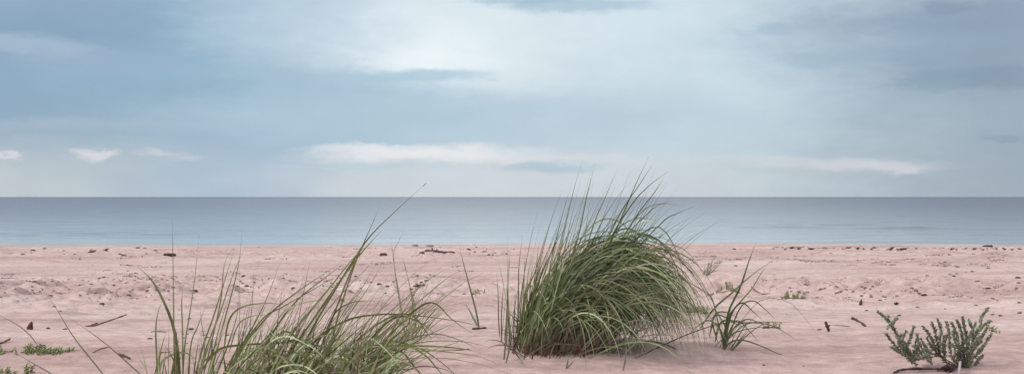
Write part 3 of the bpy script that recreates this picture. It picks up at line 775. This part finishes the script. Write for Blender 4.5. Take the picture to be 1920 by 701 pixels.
# ------------------------------------------------------------------ saltwort at right
def saltwort():
    c = on_sand(1800, 688); D = c.y
    root = empty('saltwort_plant', c); tag(root, 'bushy grey-green fleshy-leaved beach plant with upright branches at right', 'beach plant')
    lf = MB(); st = MB()
    br = [
        [(1800, 690), (1760, 668), (1715, 672), (1692, 648), (1680, 626), (1670, 608), (1660, 596), (1647, 585)],
        [(1712, 676), (1690, 660), (1672, 640), (1661, 626)],
        [(1715, 672), (1700, 650), (1706, 634), (1712, 613)],
        [(1705, 668), (1690, 662), (1680, 655), (1672, 651)],
        [(1753, 660), (1749, 640), (1741, 626), (1730, 612)],
        [(1762, 668), (1757, 646), (1752, 620), (1747, 605)],
        [(1762, 668), (1761, 640), (1763, 616), (1757, 599)],
        [(1797, 688), (1781, 660), (1779, 626), (1774, 605)],
        [(1800, 688), (1797, 650), (1793, 626), (1784, 605)],
        [(1803, 688), (1806, 656), (1801, 620), (1794, 601)],
        [(1803, 688), (1811, 640), (1807, 612), (1804, 596)],
        [(1806, 688), (1821, 650), (1823, 620), (1816, 601)],
        [(1806, 688), (1825, 630), (1837, 610), (1839, 594), (1851, 578)],
        [(1812, 670), (1828, 630), (1840, 612), (1855, 602)],
        [(1806, 688), (1829, 645), (1841, 628), (1851, 611)],
        [(1806, 688), (1833, 661), (1845, 645), (1857, 626)],
        [(1806, 690), (1826, 684), (1834, 672), (1841, 666)],
        [(1745, 676), (1740, 660), (1735, 649), (1726, 635)],
        [(1714, 678), (1714, 661), (1717, 635)],
        [(1790, 686), (1773, 678), (1761, 665), (1745, 662), (1735, 655)],
        [(1745, 672), (1730, 668), (1722, 655), (1712, 648)],
        [(1680, 626), (1675, 616), (1669, 606), (1664, 614)],
        [(1670, 610), (1676, 602), (1680, 597)], [(1660, 598), (1664, 594), (1665, 592)],
        [(1735, 668), (1728, 652), (1722, 640)], [(1770, 672), (1768, 655), (1771, 640), (1775, 628)],
        [(1815, 675), (1812, 660), (1815, 640), (1828, 606)], [(1803, 690), (1790, 676), (1785, 668), (1781, 666)],
        [(1698, 650), (1692, 635), (1697, 622)], [(1806, 688), (1800, 665), (1790, 640), (1786, 622)],
        [(1807, 690), (1813, 670), (1818, 655), (1833, 632)], [(1812, 690), (1820, 680), (1822, 668)],
        [(1806, 690), (1812, 676), (1826, 668), (1834, 655)], [(1804, 690), (1806, 672), (1800, 655), (1808, 638)], [(1800, 690), (1788, 672), (1790, 655), (1784, 645)],
        [(1806, 690), (1818, 668), (1826, 652), (1838, 640)], [(1803, 690), (1798, 678), (1794, 664), (1800, 648)], [(1760, 668), (1752, 655), (1744, 648), (1738, 634)],
        [(1725, 672), (1718, 658), (1722, 645), (1719, 628)], [(1735, 672), (1742, 662), (1747, 650), (1746, 636)], [(1700, 664), (1688, 650), (1684, 640), (1688, 628)],
        [(1808, 690), (1816, 684), (1820, 674), (1816, 660)], [(1768, 672), (1770, 658), (1766, 646), (1770, 630)], [(1804, 688), (1814, 655), (1812, 636), (1820, 622)],
        [(1715, 674), (1724, 670), (1740, 674), (1745, 679)], [(1700, 668), (1708, 676), (1716, 681)],
    ]
    rr = random.Random(5)
    for i, pts in enumerate(br):
        d0 = D; d1 = D + rr.uniform(-.16, .16)
        L = sum(math.dist(pts[k], pts[k+1]) for k in range(len(pts)-1))/F*D
        n = max(6, int(L/.007))
        P = cr([px(u, v, d0+(d1-d0)*min(1, k/(len(pts)-1)*1.2)) for k, (u, v) in enumerate(pts)], n)
        st.tube(P, [.0030*(1-.5*k/(n-1)) for k in range(n)], 5)
        a = rr.random()*6
        start = .28 if L > .2 else .05
        for k in range(n):
            t = k/(n-1)
            if t < start: continue
            T = (P[min(k+1, n-1)]-P[max(k-1, 0)]).normalized()
            X = T.orthogonal().normalized(); Y = T.cross(X)
            for q in range(3):
                a += 2.4
                o = X*math.cos(a)+Y*math.sin(a)
                Lf = rr.uniform(.009, .026)*(1-.35*t)
                lf.spindle(P[k]+T*rr.uniform(-.004, .004), T*.9+o*rr.uniform(.5, 1.1), Lf, rr.uniform(.0026, .0050), rr.random(), rr.choice((0, 0, 0, 0, .15, .3)) if rr.random() > .06 else .8, 5)
        lf.spindle(P[-1], T, .012, .0045, .5, 0, 5)
    st.build('stem', M_STEM, root)
    lf.build('foliage', M_LEAF, root)
saltwort()

# ------------------------------------------------------------------ driftwood, sticks, roots
def stick(name, pts, rad, label, mat=None, cat='stick', lift=.0, knots=0, k=7, rough=.25, group=None, dep=None):
    """pts: picture points of a stick lying on the sand (or dep: list of extra heights above it)"""
    W = []
    for i, (u, v) in enumerate(pts):
        if dep and dep[i]:
            g = on_sand(u, v+dep[i]); W.append(px(u, v, g.y))
        else:
            g = on_sand(u, v); W.append(g+Vector((0, 0, rad*.4+lift)))
    n = max(8, 4*len(pts)); P = cr(W, n)
    m = MB(); rr = random.Random(int(pts[0][0]*7+pts[0][1]))
    m.tube(P, [rad*(1+rr.uniform(-rough, rough))*(.55 if j in (0, n-1) else 1) for j in range(n)], k)
    for q in range(knots):
        j = rr.randrange(1, n-1)
        d = Vector((rr.uniform(-.6, .6), rr.uniform(-.3, .3), 1)).normalized()
        m.tube([P[j], P[j]+d*rad*1.6, P[j]+d*rad*2.6], [rad*.55, rad*.4, rad*.2], 5)
    org = sum(P, Vector())/len(P)
    o = m.build(name, mat or M_WOOD, origin=org)
    return tag(o, label, cat, group)
GS = 'pieces of driftwood on the beach'
stick('driftwood_log', [(797, 471), (815, 472), (830, 474), (852, 475)], .034, 'long dark driftwood log lying near the waterline', knots=3, group=GS, cat='driftwood')
stick('driftwood_log', [(309, 480), (329, 480)], .045, 'short dark driftwood piece on the upper beach, crossed by a tall vertical stalk', group=GS, cat='driftwood')
stick('driftwood_log', [(712, 479), (726, 479)], .04, 'short dark driftwood chunk left of the long log near water', group=GS, cat='driftwood')
stick('driftwood_log', [(1842, 463), (1861, 463)], .04, 'flat reddish driftwood plank at the waterline far right', group=GS, cat='driftwood')
stick('driftwood_stick', [(172, 611), (184, 607)], .008, 'short thick dark stick end by the leaning stalk', group=GS)
stick('driftwood_stick', [(160, 612), (182, 608), (210, 599), (238, 589)], .006, 'long thin brown stick lying aslant left of the grass', M_STEM, dep=[0, 2, 8, 14], group=GS)
stick('driftwood_stick', [(-8, 646), (8, 640), (21, 634)], .006, 'short brown stick cut by the left edge', M_STEM, dep=[0, 3, 6], group=GS)
stick('driftwood_stick', [(175, 663), (188, 656), (203, 651)], .005, 'small pinkish stick lying below the long aslant stick', M_PALEWOOD, group=GS)
stick('driftwood_stick', [(224, 664), (233, 669), (245, 673)], .008, 'short dark stick beside the thin leaning stalks', group=GS)
stick('driftwood_stick', [(284, 623), (297, 622), (311, 623)], .005, 'tiny reddish twig behind the upright clump', M_STEM, group=GS)
stick('driftwood_stick', [(1596, 595), (1607, 602), (1622, 612)], .010, 'dark stick lying diagonally on the sand left of the saltwort', dep=[3, 0, 0], group=GS)
stick('driftwood_stub', [(1554, 622), (1550, 611), (1547, 602)], .011, 'dark bent wooden stub poking up from the sand', dep=[0, 11, 20], knots=1, group=GS)
stick('driftwood_stick', [(1552, 609), (1572, 611), (1592, 612)], .004, 'thin pale twig lying beside the bent wooden stub', M_PALEWOOD, group=GS)
stick('driftwood_stick', [(1408, 548), (1425, 550), (1443, 551)], .006, 'thin brown stick on mid beach behind the splayed grass blades', M_STEM, group=GS)
stick('driftwood_stick', [(885, 617), (898, 617), (912, 616)], .009, 'dark splinter lying at the foot of the single stiff blade', group=GS)
stick('driftwood_stick', [(775, 541), (787, 537), (797, 535)], .010, 'dark twig on mid beach behind the open grass tuft', group=GS)
stick('driftwood_stick', [(1674, 699), (1690, 692), (1725, 690), (1760, 691), (1792, 693)], .0065, 'curved dark root lying in front of the saltwort', dep=[0, 5, 8, 5, 0], group=GS)
stick('driftwood_stick', [(735, 662), (780, 660), (850, 657), (880, 655)], .003, 'long thin brown straw on sand beneath the right-hand blades', M_STEM, group=GS)
stick('bleached_stalk', [(1797, 702), (1798, 690), (1799, 676)], .006, 'short bleached grey stalk standing at the foot of the saltwort', M_GREY, dep=[0, 12, 26], cat='stalk')
# wedge-shaped stub at far left
def wedge(u, v, wpx, hpx, label):
    c = on_sand(u, v); s = c.y/F
    m = MB(); w = wpx*s; h = hpx*s
    P = [Vector((c.x, c.y, c.z-.01)), Vector((c.x+w*.05, c.y, c.z+h*.3)), Vector((c.x+w*.2, c.y, c.z+h*.7)), Vector((c.x+w*.35, c.y, c.z+h))]
    m.tube(P, [w*.55, w*.5, w*.32, w*.10], 7)
    o = m.build('driftwood_stub', M_WOOD, origin=c, smooth=False); tag(o, label, 'stick', GS)
wedge(57, 617, 11, 15, 'dark pointed stub standing up in the sand at far left')
wedge(1613, 572, 6, 11, 'small dark upright stub on mid beach left of the seaweed scrap')

# ------------------------------------------------------------------ pebbles, clods, seaweed scraps
def rock_mesh(name, seed, mat, flat=.55):
    import bmesh
    bm = bmesh.new(); bmesh.ops.create_icosphere(bm, subdivisions=2, radius=1)
    r = random.Random(seed); ph = [r.uniform(0, 6) for _ in range(6)]
    for v in bm.verts:
        p = v.co; k = 1+.22*math.sin(2.1*p.x+ph[0]+1.5*p.y)+.18*math.sin(3.3*p.y+ph[1]-2*p.z)+.12*math.sin(5*p.z+ph[2]+3*p.x)+r.uniform(-.05, .05)
        v.co = Vector((p.x*k*1.15, p.y*k*.9, p.z*k*flat))
    me = bpy.data.meshes.new(name); bm.to_mesh(me); bm.free()
    me.materials.append(mat); return me
def chip_mesh(name, seed, mat):
    r = random.Random(seed); m = MB()
    P = [Vector((-1.4, 0, 0)), Vector((-.5, r.uniform(-.2, .2), .15)), Vector((.5, r.uniform(-.2, .2), .2)), Vector((1.4, r.uniform(-.3, .3), .05))]
    m.tube(P, [.22, .38, .34, .15], 6)
    me = bpy.data.meshes.new(name); me.from_pydata([tuple(v) for v in m.v], [], m.f); me.materials.append(mat); return me
def weed_mesh(name, seed, mat):
    r = random.Random(seed); m = MB()
    for i in range(9):
        a = r.uniform(0, 6.28); L = r.uniform(.8, 1.6)
        p = Vector((r.uniform(-.5, .5), r.uniform(-.5, .5), 0))
        m.tube(cr([p, p+Vector((math.cos(a)*L*.5, math.sin(a)*L*.5, r.uniform(.2, .7))), p+Vector((math.cos(a)*L, math.sin(a)*L, r.uniform(0, .8)))], 6), [.16, .2, .18, .14, .1, .06], 5)
    me = bpy.data.meshes.new(name); me.from_pydata([tuple(v) for v in m.v], [], m.f); me.materials.append(mat); return me
PEB = [rock_mesh('pebble', i, M_PEBBLE) for i in range(4)]
CLOD = [rock_mesh('sand_clod', 10+i, M_PEBBLE2, .6) for i in range(4)]
CHIP = [chip_mesh('wood_chip', i, M_WOOD) for i in range(3)]
WEED = [weed_mesh('seaweed_scrap', i, M_WEED) for i in range(3)]
KIND = {'p': ('pebble', PEB, 'pebble'), 'c': ('sand_clod', CLOD, 'clod'), 'w': ('wood_chip', CHIP, 'wood chip'), 's': ('seaweed_scrap', WEED, 'seaweed')}
def put(kind, u, v, size, label, group=None, rz=None, tall=1.):
    if v < 463 and kind == 'c': tall = .45
    name, meshes, cat = KIND[kind]
    me = rnd.choice(meshes); c = on_sand(u, v); s = size*.5*c.y/F
    o = bpy.data.objects.new(name, me); C.objects.link(o)
    k = {'p': 1.05, 'c': 1.05, 'w': 1.35, 's': 1.2}[kind]
    o.location = c + Vector((0, 0, s/k*.12)); o.scale = (s/k, s/k, s/k*tall)
    o.rotation_euler = (rnd.uniform(-.15, .15), rnd.uniform(-.15, .15), rnd.uniform(-.4, .4) if rz is None else rz)
    return tag(o, label, cat, group)

for a in [
    ('p', 192, 571, 10, 'dark lone pebble left of the grass, below the debris belt'),
    ('p', 242, 554, 8, 'black pebble standing tall in the debris belt at left'),
    ('p', 198, 471, 7, 'black pebble close to the waterline at left'),
    ('w', 171, 474, 12, 'flat dark scrap just left of the black waterline pebble'),
    ('c', 779, 461, 15, 'small dark lump on the beach edge above the log'),
    ('c', 805, 462, 14, 'low dark lump on the beach edge right of the lump above the log'),
    ('p', 791, 475, 9, 'dark pebble touching the left end of the long log'),
    ('p', 878, 468, 7, 'small black pebble right of the long log'),
    ('p', 457, 521, 9, 'dark pebble in the belt behind the slender grass sheaf, upper of two'),
    ('p', 462, 537, 8, 'dark pebble in the belt behind the slender grass sheaf, lower of two'),
    ('p', 366, 547, 9, 'dark pebble between the two tall thin stalks at left'),
    ('p', 358, 618, 10, 'black pebble behind the upright clump with the curved blade'),
    ('p', 549, 541, 7, 'small black pebble seen through blades left of the blown bundle'),
    ('p', 641, 563, 8, 'black pebble beneath the blown bundle of blades'),
    ('p', 711, 539, 9, 'dark pebble in open sand right of the blown bundle'),
    ('p', 726, 545, 8, 'smaller dark pebble close right of its neighbour, in front of belt'),
    ('w', 870, 552, 7, 'dark scrap left of the tiny dark green plant'),
    ('p', 1376, 468, 7, 'small dark pebble near waterline right of the big tussock'),
    ('p', 1379, 499, 6, 'small brown pebble right of the tiny faded tuft'),
    ('w', 1732, 554, 15, 'dark flat wood chip on the beach above the saltwort'),
    ('s', 1679, 571, 13, 'small dark seaweed scrap with upright strands left above the saltwort'),
    ('w', 1852, 541, 11, 'black wood chip on mid beach at far right'),
    ('p', 1908, 522, 9, 'dark pebble on upper beach at the right edge'),
    ('p', 1910, 587, 9, 'dark pebble level with the saltwort top at the right edge'),
    ('p', 1860, 590, 7, 'brown pebble just right of the highest saltwort branch, left of two'),
    ('p', 1874, 592, 7, 'brown pebble right of the highest saltwort branch, right of two'),
    ('p', 1685, 592, 7, 'small brown pebble above the left saltwort branch'),
    ('w', 1624, 582, 8, 'small brown chip below the dark upright stub'),
    ('w', 1536, 619, 9, 'brown chip just left of the bent wooden stub'),
    ('p', 1434, 615, 13, 'dark brown lump under the end of the splayed grass blades'),
    ('p', 1431, 685, 5, 'tiny pebble on smooth sand in front of the sparse clump'),
    ('s', 1776, 697, 34, 'dark tangle of roots in front of the saltwort'),
    ('p', 91, 616, 7, 'small dark pebble right of the pointed stub'),
    ('p', 123, 617, 7, 'brown pebble left of the long aslant stick'),
    ('p', 282, 635, 8, 'dark pebble left of the upright clump'),
    ('w', 96, 555, 10, 'dark chip behind the leaning stalk tip at left'),
    ('p', 1505, 687, 4, 'tiny dark pebble on the bare foreground sand'),
    ('p', 1788, 520, 7, 'grey-brown pebble on the upper beach behind the saltwort')]:
    put(*a)

# bands of like bits
def band(kind, n, uv, size, label, group):
    for i in range(n):
        u, v = uv(i); put(kind, u, v, rnd.uniform(*size), label, group)
g = rnd.gauss
band('p', 38, lambda i: (rnd.uniform(395, 640), g(527, 7)), (2, 5), 'small dark pebble in the belt of debris behind the left grass', 'pebbles in the debris belt')
band('c', 60, lambda i: (rnd.uniform(0, 320), g(545, 15)), (2.5, 6), 'small brown clod of sand in the trampled belt at left', 'clods in the trampled belt')
band('w', 22, lambda i: (rnd.uniform(60, 330), g(530, 10)), (4, 9), 'small dark wood scrap in the trampled belt at left', 'wood scraps in the trampled belt')
band('p', 22, lambda i: (rnd.uniform(640, 830), g(538, 12)), (3, 6), 'small dark pebble on the sand between the two large tussocks', 'pebbles between the tussocks')
band('s', 34, lambda i: (rnd.uniform(1440, 1915), g(468, 1.0)), (4, 9), 'dark scrap in the thin tide line near the water at right', 'scraps in the tide line')
band('c', 34, lambda i: (rnd.uniform(1480, 1720), g(547, 6)), (3, 8), 'small brown clod on mid beach left of the saltwort', 'clods on the mid beach at right')
band('c', 22, lambda i: (rnd.uniform(1640, 1915), rnd.uniform(490, 580)), (3, 7), 'faint brown clod scattered over the right-hand beach', 'scattered clods at right')
band('w', 16, lambda i: (rnd.uniform(0, 320), g(473, 4)), (5, 11), 'thin dark scrap on the far sand near the water at left', 'scraps near the water at left')
band('p', 16, lambda i: (rnd.uniform(860, 1010), g(472, 4)), (3, 6), 'small dark pebble on the far sand beside the long log', 'pebbles beside the log')
band('p', 14, lambda i: (rnd.uniform(340, 430), rnd.uniform(595, 655)), (3, 6), 'small dark pebble on sand behind the slender sheaf of grass', 'pebbles behind the sheaf')

# fine crumbs nobody could count
def crumbs():
    m = MB(); r = random.Random(3); L_ = []
    for i in range(210):      # short strings of crumbs, standing in for thin shadow streaks in the sand
        q = r.random()
        if q < .30: u, v = r.uniform(0, 660), r.gauss(533, 13)
        elif q < .45: u, v = r.uniform(0, 1300), r.uniform(468, 515)
        elif q < .62: u, v = r.uniform(1440, 1900), r.gauss(468, .8)
        elif q < .85: u, v = r.uniform(1280, 1920), r.uniform(478, 500)
        else: u, v = r.uniform(1440, 1900), r.gauss(548, 8)
        ln = r.uniform(8, 45); sl = r.gauss(0, .03)
        for j in range(int(ln/1.6)):
            du = r.uniform(-ln/2, ln/2); L_.append((u+du, v+du*sl+r.gauss(0, .5), r.uniform(1.3, 3.0)))
    for i in range(2600+len(L_)):
        k = r.random()
        if k < .45: u, v = r.uniform(0, 900), r.gauss(535, 17)
        elif k < .6: u, v = r.uniform(1400, 1920), r.gauss(548, 14)
        elif k < .75: u, v = r.uniform(0, 1920), r.gauss(473, 7)
        else: u, v = r.uniform(-60, 1980), 463+r.random()**1.3*235
        big = None
        if i >= 2600: u, v, big = L_[i-2600]
        if v < 463 or v > 705: continue
        ys = F*(EYE+.3*0)/(v-HY)
        # distance from the mean slope, then true height of the sand there
        y = ys
        for _ in range(6): y = F*(EYE-float(profile(y)))/(v-HY)
        if y > 38: continue
        x = (u-CX)/F*y; s = (big or r.uniform(.7, 2.3)*(1 if v < 600 else .6))*y/F*.5
        c = Vector((x, y, H(x, y)+s*.2)); d = Vector((r.uniform(-1, 1), r.uniform(-1, 1), r.uniform(-.1, .3))).normalized()
        m.tube([c-d*s*r.uniform(.8, 2.4), c, c+d*s*r.uniform(.8, 2.4)], [s*.3, s*.8, s*.25], 5)
    tag(m.build('beach_debris', M_PEBBLE2), 'fine brown crumbs and shell grit strewn over the sand, some strung as shadow streaks', 'beach litter', kind='stuff')
crumbs()

# ------------------------------------------------------------------ sky
def build_sky():
    w = bpy.data.worlds.new("World"); sc.world = w; w.use_nodes = True
    nt = w.node_tree; L = nt.links; nt.nodes.clear()
    out = N(nt, 'ShaderNodeOutputWorld')
    sky = N(nt, 'ShaderNodeTexSky'); sky.sky_type = 'NISHITA'; sky.sun_disc = False
    sky.sun_elevation = math.radians(SUN_EL); sky.sun_rotation = math.radians(SUN_ROT)
    bg1 = N(nt, 'ShaderNodeBackground'); bg1.inputs[1].default_value = .10; L.new(sky.outputs[0], bg1.inputs[0])
    tc = N(nt, 'ShaderNodeTexCoord'); sep = N(nt, 'ShaderNodeSeparateXYZ'); L.new(tc.outputs['Generated'], sep.inputs[0])
    X, Y, Z = sep.outputs
    az = math_n(nt, 'ARCTAN2', X, Y)
    el = math_n(nt, 'ARCSINE', Z)
    comb = N(nt, 'ShaderNodeCombineXYZ'); L.new(az, comb.inputs[0]); L.new(el, comb.inputs[1])
    P0 = comb.outputs[0]
    # cloud edges are ragged: warp the coordinates
    def noise(scale, sv, detail=5, rough=.55, off=(0, 0, 0), color=False):
        mp = N(nt, 'ShaderNodeMapping'); mp.inputs['Scale'].default_value = sv; mp.inputs['Location'].default_value = off
        L.new(P0, mp.inputs['Vector'])
        n = N(nt, 'ShaderNodeTexNoise'); n.inputs['Scale'].default_value = scale
        n.inputs['Detail'].default_value = detail; n.inputs['Roughness'].default_value = rough
        L.new(mp.outputs[0], n.inputs['Vector']); return n.outputs['Color' if color else 'Fac']
    nz = noise(7, (1, 3.2, 1), 6, .6, color=True)
    s1 = N(nt, 'ShaderNodeVectorMath', operation='SUBTRACT'); L.new(nz, s1.inputs[0]); s1.inputs[1].default_value = (.5, .5, .5)
    s2 = N(nt, 'ShaderNodeVectorMath', operation='MULTIPLY'); L.new(s1.outputs[0], s2.inputs[0]); s2.inputs[1].default_value = (.10, .022, 0)
    s3 = N(nt, 'ShaderNodeVectorMath', operation='ADD'); L.new(P0, s3.inputs[0]); L.new(s2.outputs[0], s3.inputs[1])
    nzb = noise(34, (1, 2.6, 1), 5, .6, (5, 2, 0), color=True)
    t1 = N(nt, 'ShaderNodeVectorMath', operation='SUBTRACT'); L.new(nzb, t1.inputs[0]); t1.inputs[1].default_value = (.5, .5, .5)
    t2 = N(nt, 'ShaderNodeVectorMath', operation='MULTIPLY'); L.new(t1.outputs[0], t2.inputs[0]); t2.inputs[1].default_value = (.060, .012, 0)
    t3 = N(nt, 'ShaderNodeVectorMath', operation='ADD'); L.new(s3.outputs[0], t3.inputs[0]); L.new(t2.outputs[0], t3.inputs[1])
    PW = t3.outputs[0]
    # base: colour by elevation
    mr = N(nt, 'ShaderNodeMapRange'); mr.inputs['From Min'].default_value = 0; mr.inputs['From Max'].default_value = math.pi/2
    L.new(el, mr.inputs['Value'])
    q = lambda e: e/(math.pi/2)
    rp = ramp(nt, [(0, lin(207, 211, 218)), (q(.035), lin(196, 207, 217)), (q(.09), lin(180, 200, 216)), (q(.19), lin(186, 205, 219)), (q(.32), lin(168, 184, 198)), (q(.7), lin(205, 212, 218)), (1, lin(225, 226, 228))])
    L.new(mr.outputs[0], rp.inputs[0])
    col = rp.outputs[0]
    def blob(u, v, ru, rv, rgb, a, soft=.6, warped=True):
        if v > 270 and rv < 20: soft = min(.95, soft+.2)
        nonlocal col
        caz = math.atan((u-CX)/F); cel = math.atan((HY-v)/F*math.cos(caz))
        sb = N(nt, 'ShaderNodeVectorMath', operation='SUBTRACT'); L.new(PW if warped else P0, sb.inputs[0]); sb.inputs[1].default_value = (caz, cel, 0)
        ml = N(nt, 'ShaderNodeVectorMath', operation='MULTIPLY'); L.new(sb.outputs[0], ml.inputs[0]); ml.inputs[1].default_value = (F/ru, F/rv, 0)
        ln = N(nt, 'ShaderNodeVectorMath', operation='LENGTH'); L.new(ml.outputs[0], ln.inputs[0])
        m2 = N(nt, 'ShaderNodeMapRange', interpolation_type='SMOOTHSTEP'); m2.inputs['From Min'].default_value = 1+soft; m2.inputs['From Max'].default_value = 1-soft
        m2.inputs['To Min'].default_value = 0; m2.inputs['To Max'].default_value = a
        L.new(ln.outputs['Value'], m2.inputs['Value'])
        col = mixc(nt, m2.outputs[0], col, lin(*rgb))
    for b in SKY_BLOBS: blob(*b)
    # fine cloud mottling
    n2 = noise(8, (1, 2.0, 1), 6, .58, (3, 1, 0))
    r2 = ramp(nt, [(.3, (.91, .925, .935, 1)), (.7, (1.09, 1.08, 1.07, 1))]); L.new(n2, r2.inputs[0])
    col = mixc(nt, .75, col, r2.outputs[0], 'MULTIPLY')
    col = mixc(nt, 1.0, col, (1.03, 1.045, 1.035, 1), 'MULTIPLY')
    # an overcast vault is brighter overhead; the unseen glow behind the viewer is added light
    g1 = N(nt, 'ShaderNodeMapRange', interpolation_type='SMOOTHSTEP'); g1.inputs['From Min'].default_value = .38; g1.inputs['From Max'].default_value = 1.2
    g1.inputs['To Min'].default_value = 1.0; g1.inputs['To Max'].default_value = ZEN; L.new(el, g1.inputs['Value'])
    g2 = N(nt, 'ShaderNodeMapRange', interpolation_type='SMOOTHSTEP'); g2.inputs['From Min'].default_value = .1; g2.inputs['From Max'].default_value = -.8
    g2.inputs['To Min'].default_value = 0; g2.inputs['To Max'].default_value = .7; L.new(Y, g2.inputs['Value'])
    gain = math_n(nt, 'ADD', g1.outputs[0], g2.outputs[0])
    bg2 = N(nt, 'ShaderNodeBackground'); L.new(col, bg2.inputs[0]); L.new(gain, bg2.inputs[1])
    mx = N(nt, 'ShaderNodeMixShader'); mx.inputs[0].default_value = .94
    L.new(bg1.outputs[0], mx.inputs[1]); L.new(bg2.outputs[0], mx.inputs[2]); L.new(mx.outputs[0], out.inputs[0])
SUN_EL, SUN_ROT = 40, 250
ZEN = 2.3
SKY_BLOBS = [
    # u, v, ru, rv, colour, alpha, softness
    (2250, -350, 850, 560, (112, 114, 132), .8, .7),  # dark cloud out of view, added to darken the sea's reflection at right
    (1650, 150, 700, 420, (180, 198, 209), .6, .8),
    (150, 130, 600, 170, (134, 166, 193), .9, .7),
    (430, 210, 260, 170, (150, 182, 202), .7, .8),
    (60, 200, 300, 60, (142, 164, 186), .5, .8),
    (40, 20, 220, 60, (138, 158, 184), .5, .8),
    (60, 88, 95, 14, (172, 190, 208), .7, .6),
    (180, 110, 120, 18, (158, 175, 200), .4, .8),
    (90, 335, 420, 60, (192, 200, 207), .75, .7),
    (450, 330, 160, 90, (166, 186, 208), .7, .8),
    (100, 235, 260, 10, (168, 184, 202), .6, .8),
    (1000, 60, 460, 130, (217, 229, 237), 1., .55),
    (880, 90, 260, 70, (229, 238, 243), .9, .55),
    (800, 108, 115, 24, (232, 240, 244), .9, .25),
    (1030, 165, 180, 40, (224, 233, 238), .6, .6),
    (1450, 200, 330, 120, (192, 207, 219), .6, .8),
    (1280, 90, 300, 170, (204, 220, 230), .55, .8),
    (600, 170, 170, 45, (168, 194, 214), .8, .7),
    (790, 145, 120, 13, (172, 198, 216), .8, .5),
    (820, 225, 420, 50, (178, 200, 216), .85, .6),
    (560, 50, 160, 60, (178, 200, 220), .5, .8),
    (1080, 12, 130, 14, (168, 192, 210), .75, .5),
    (970, 4, 90, 9, (160, 186, 206), .6, .5),
    (1250, 240, 320, 60, (190, 207, 220), .6, .7),
    (1650, 75, 210, 75, (158, 180, 200), .55, .6),
    (1800, 30, 220, 30, (138, 156, 180), .7, .6),
    (1760, 10, 60, 12, (128, 146, 172), .6, .5),
    (1850, 110, 200, 55, (138, 160, 184), .65, .6),
    (1780, 152, 95, 17, (128, 158, 178), .7, .5),
    (1900, 150, 80, 18, (122, 142, 168), .6, .5),
    (1480, 57, 65, 9, (168, 190, 206), .5, .5),
    (1570, 110, 70, 16, (160, 184, 202), .5, .5),
    (1980, 250, 300, 260, (142, 158, 176), .6, .85),
    (1890, 263, 30, 6, (130, 146, 168), .4, .5),
    (1000, 345, 430, 50, (208, 213, 220), .8, .7),
    (800, 291, 175, 13, (231, 231, 235), .9, .6),
    (690, 281, 90, 7, (226, 228, 233), .75, .6),
    (1010, 299, 130, 6, (216, 217, 224), .6, .8),
    (1020, 313, 85, 9, (176, 195, 210), .9, .4),
    (700, 312, 130, 5, (190, 205, 216), .6, .5),
    (1180, 301, 90, 5, (208, 213, 221), .4, .8),
    (1450, 300, 140, 6, (207, 210, 218), .7, .7),
    (1580, 309, 120, 8, (214, 214, 220), .8, .75),
    (1685, 314, 22, 7, (213, 210, 218), .6, .7),
    (163, 289, 24, 6, (224, 221, 227), .85, .65),
    (6, 286, 15, 7, (222, 215, 226), .8, .4),
    (270, 286, 34, 4, (203, 207, 216), .7, .7),
    (335, 294, 30, 5, (200, 204, 214), .6, .8),
]
build_sky()

# ------------------------------------------------------------------ sun behind thin cloud
ld = bpy.data.lights.new('Sun', 'SUN'); ld.energy = 1.9; ld.angle = math.radians(10); ld.color = (1, .965, .93)
lo = bpy.data.objects.new('Sun', ld); C.objects.link(lo)
az = math.radians(SUN_ROT); e = math.radians(SUN_EL)
d = Vector((math.sin(az)*math.cos(e), math.cos(az)*math.cos(e), math.sin(e)))   # towards the sun
lo.rotation_euler = d.to_track_quat('Z', 'Y').to_euler(); lo.location = d*30

# ------------------------------------------------------------------ camera
cd = bpy.data.cameras.new('Camera'); cam = bpy.data.objects.new('Camera', cd); C.objects.link(cam)
cd.sensor_width = 36; cd.lens = F/1920*36; cd.clip_end = 100000; cd.clip_start = .05
cam.location = (0, 0, EYE); cam.rotation_euler = (math.radians(90)+math.atan((HY-350.5)/F), 0, 0)
cd.dof.use_dof = True; cd.dof.focus_distance = 6.1; cd.dof.aperture_fstop = 9
sc.camera = cam
sc.view_settings.view_transform = 'Standard'; sc.view_settings.look = 'None'
sc.view_settings.exposure = 0; sc.view_settings.gamma = 1
sc.cycles.use_denoising = True
sc.cycles.max_bounces = 6; sc.cycles.diffuse_bounces = 3
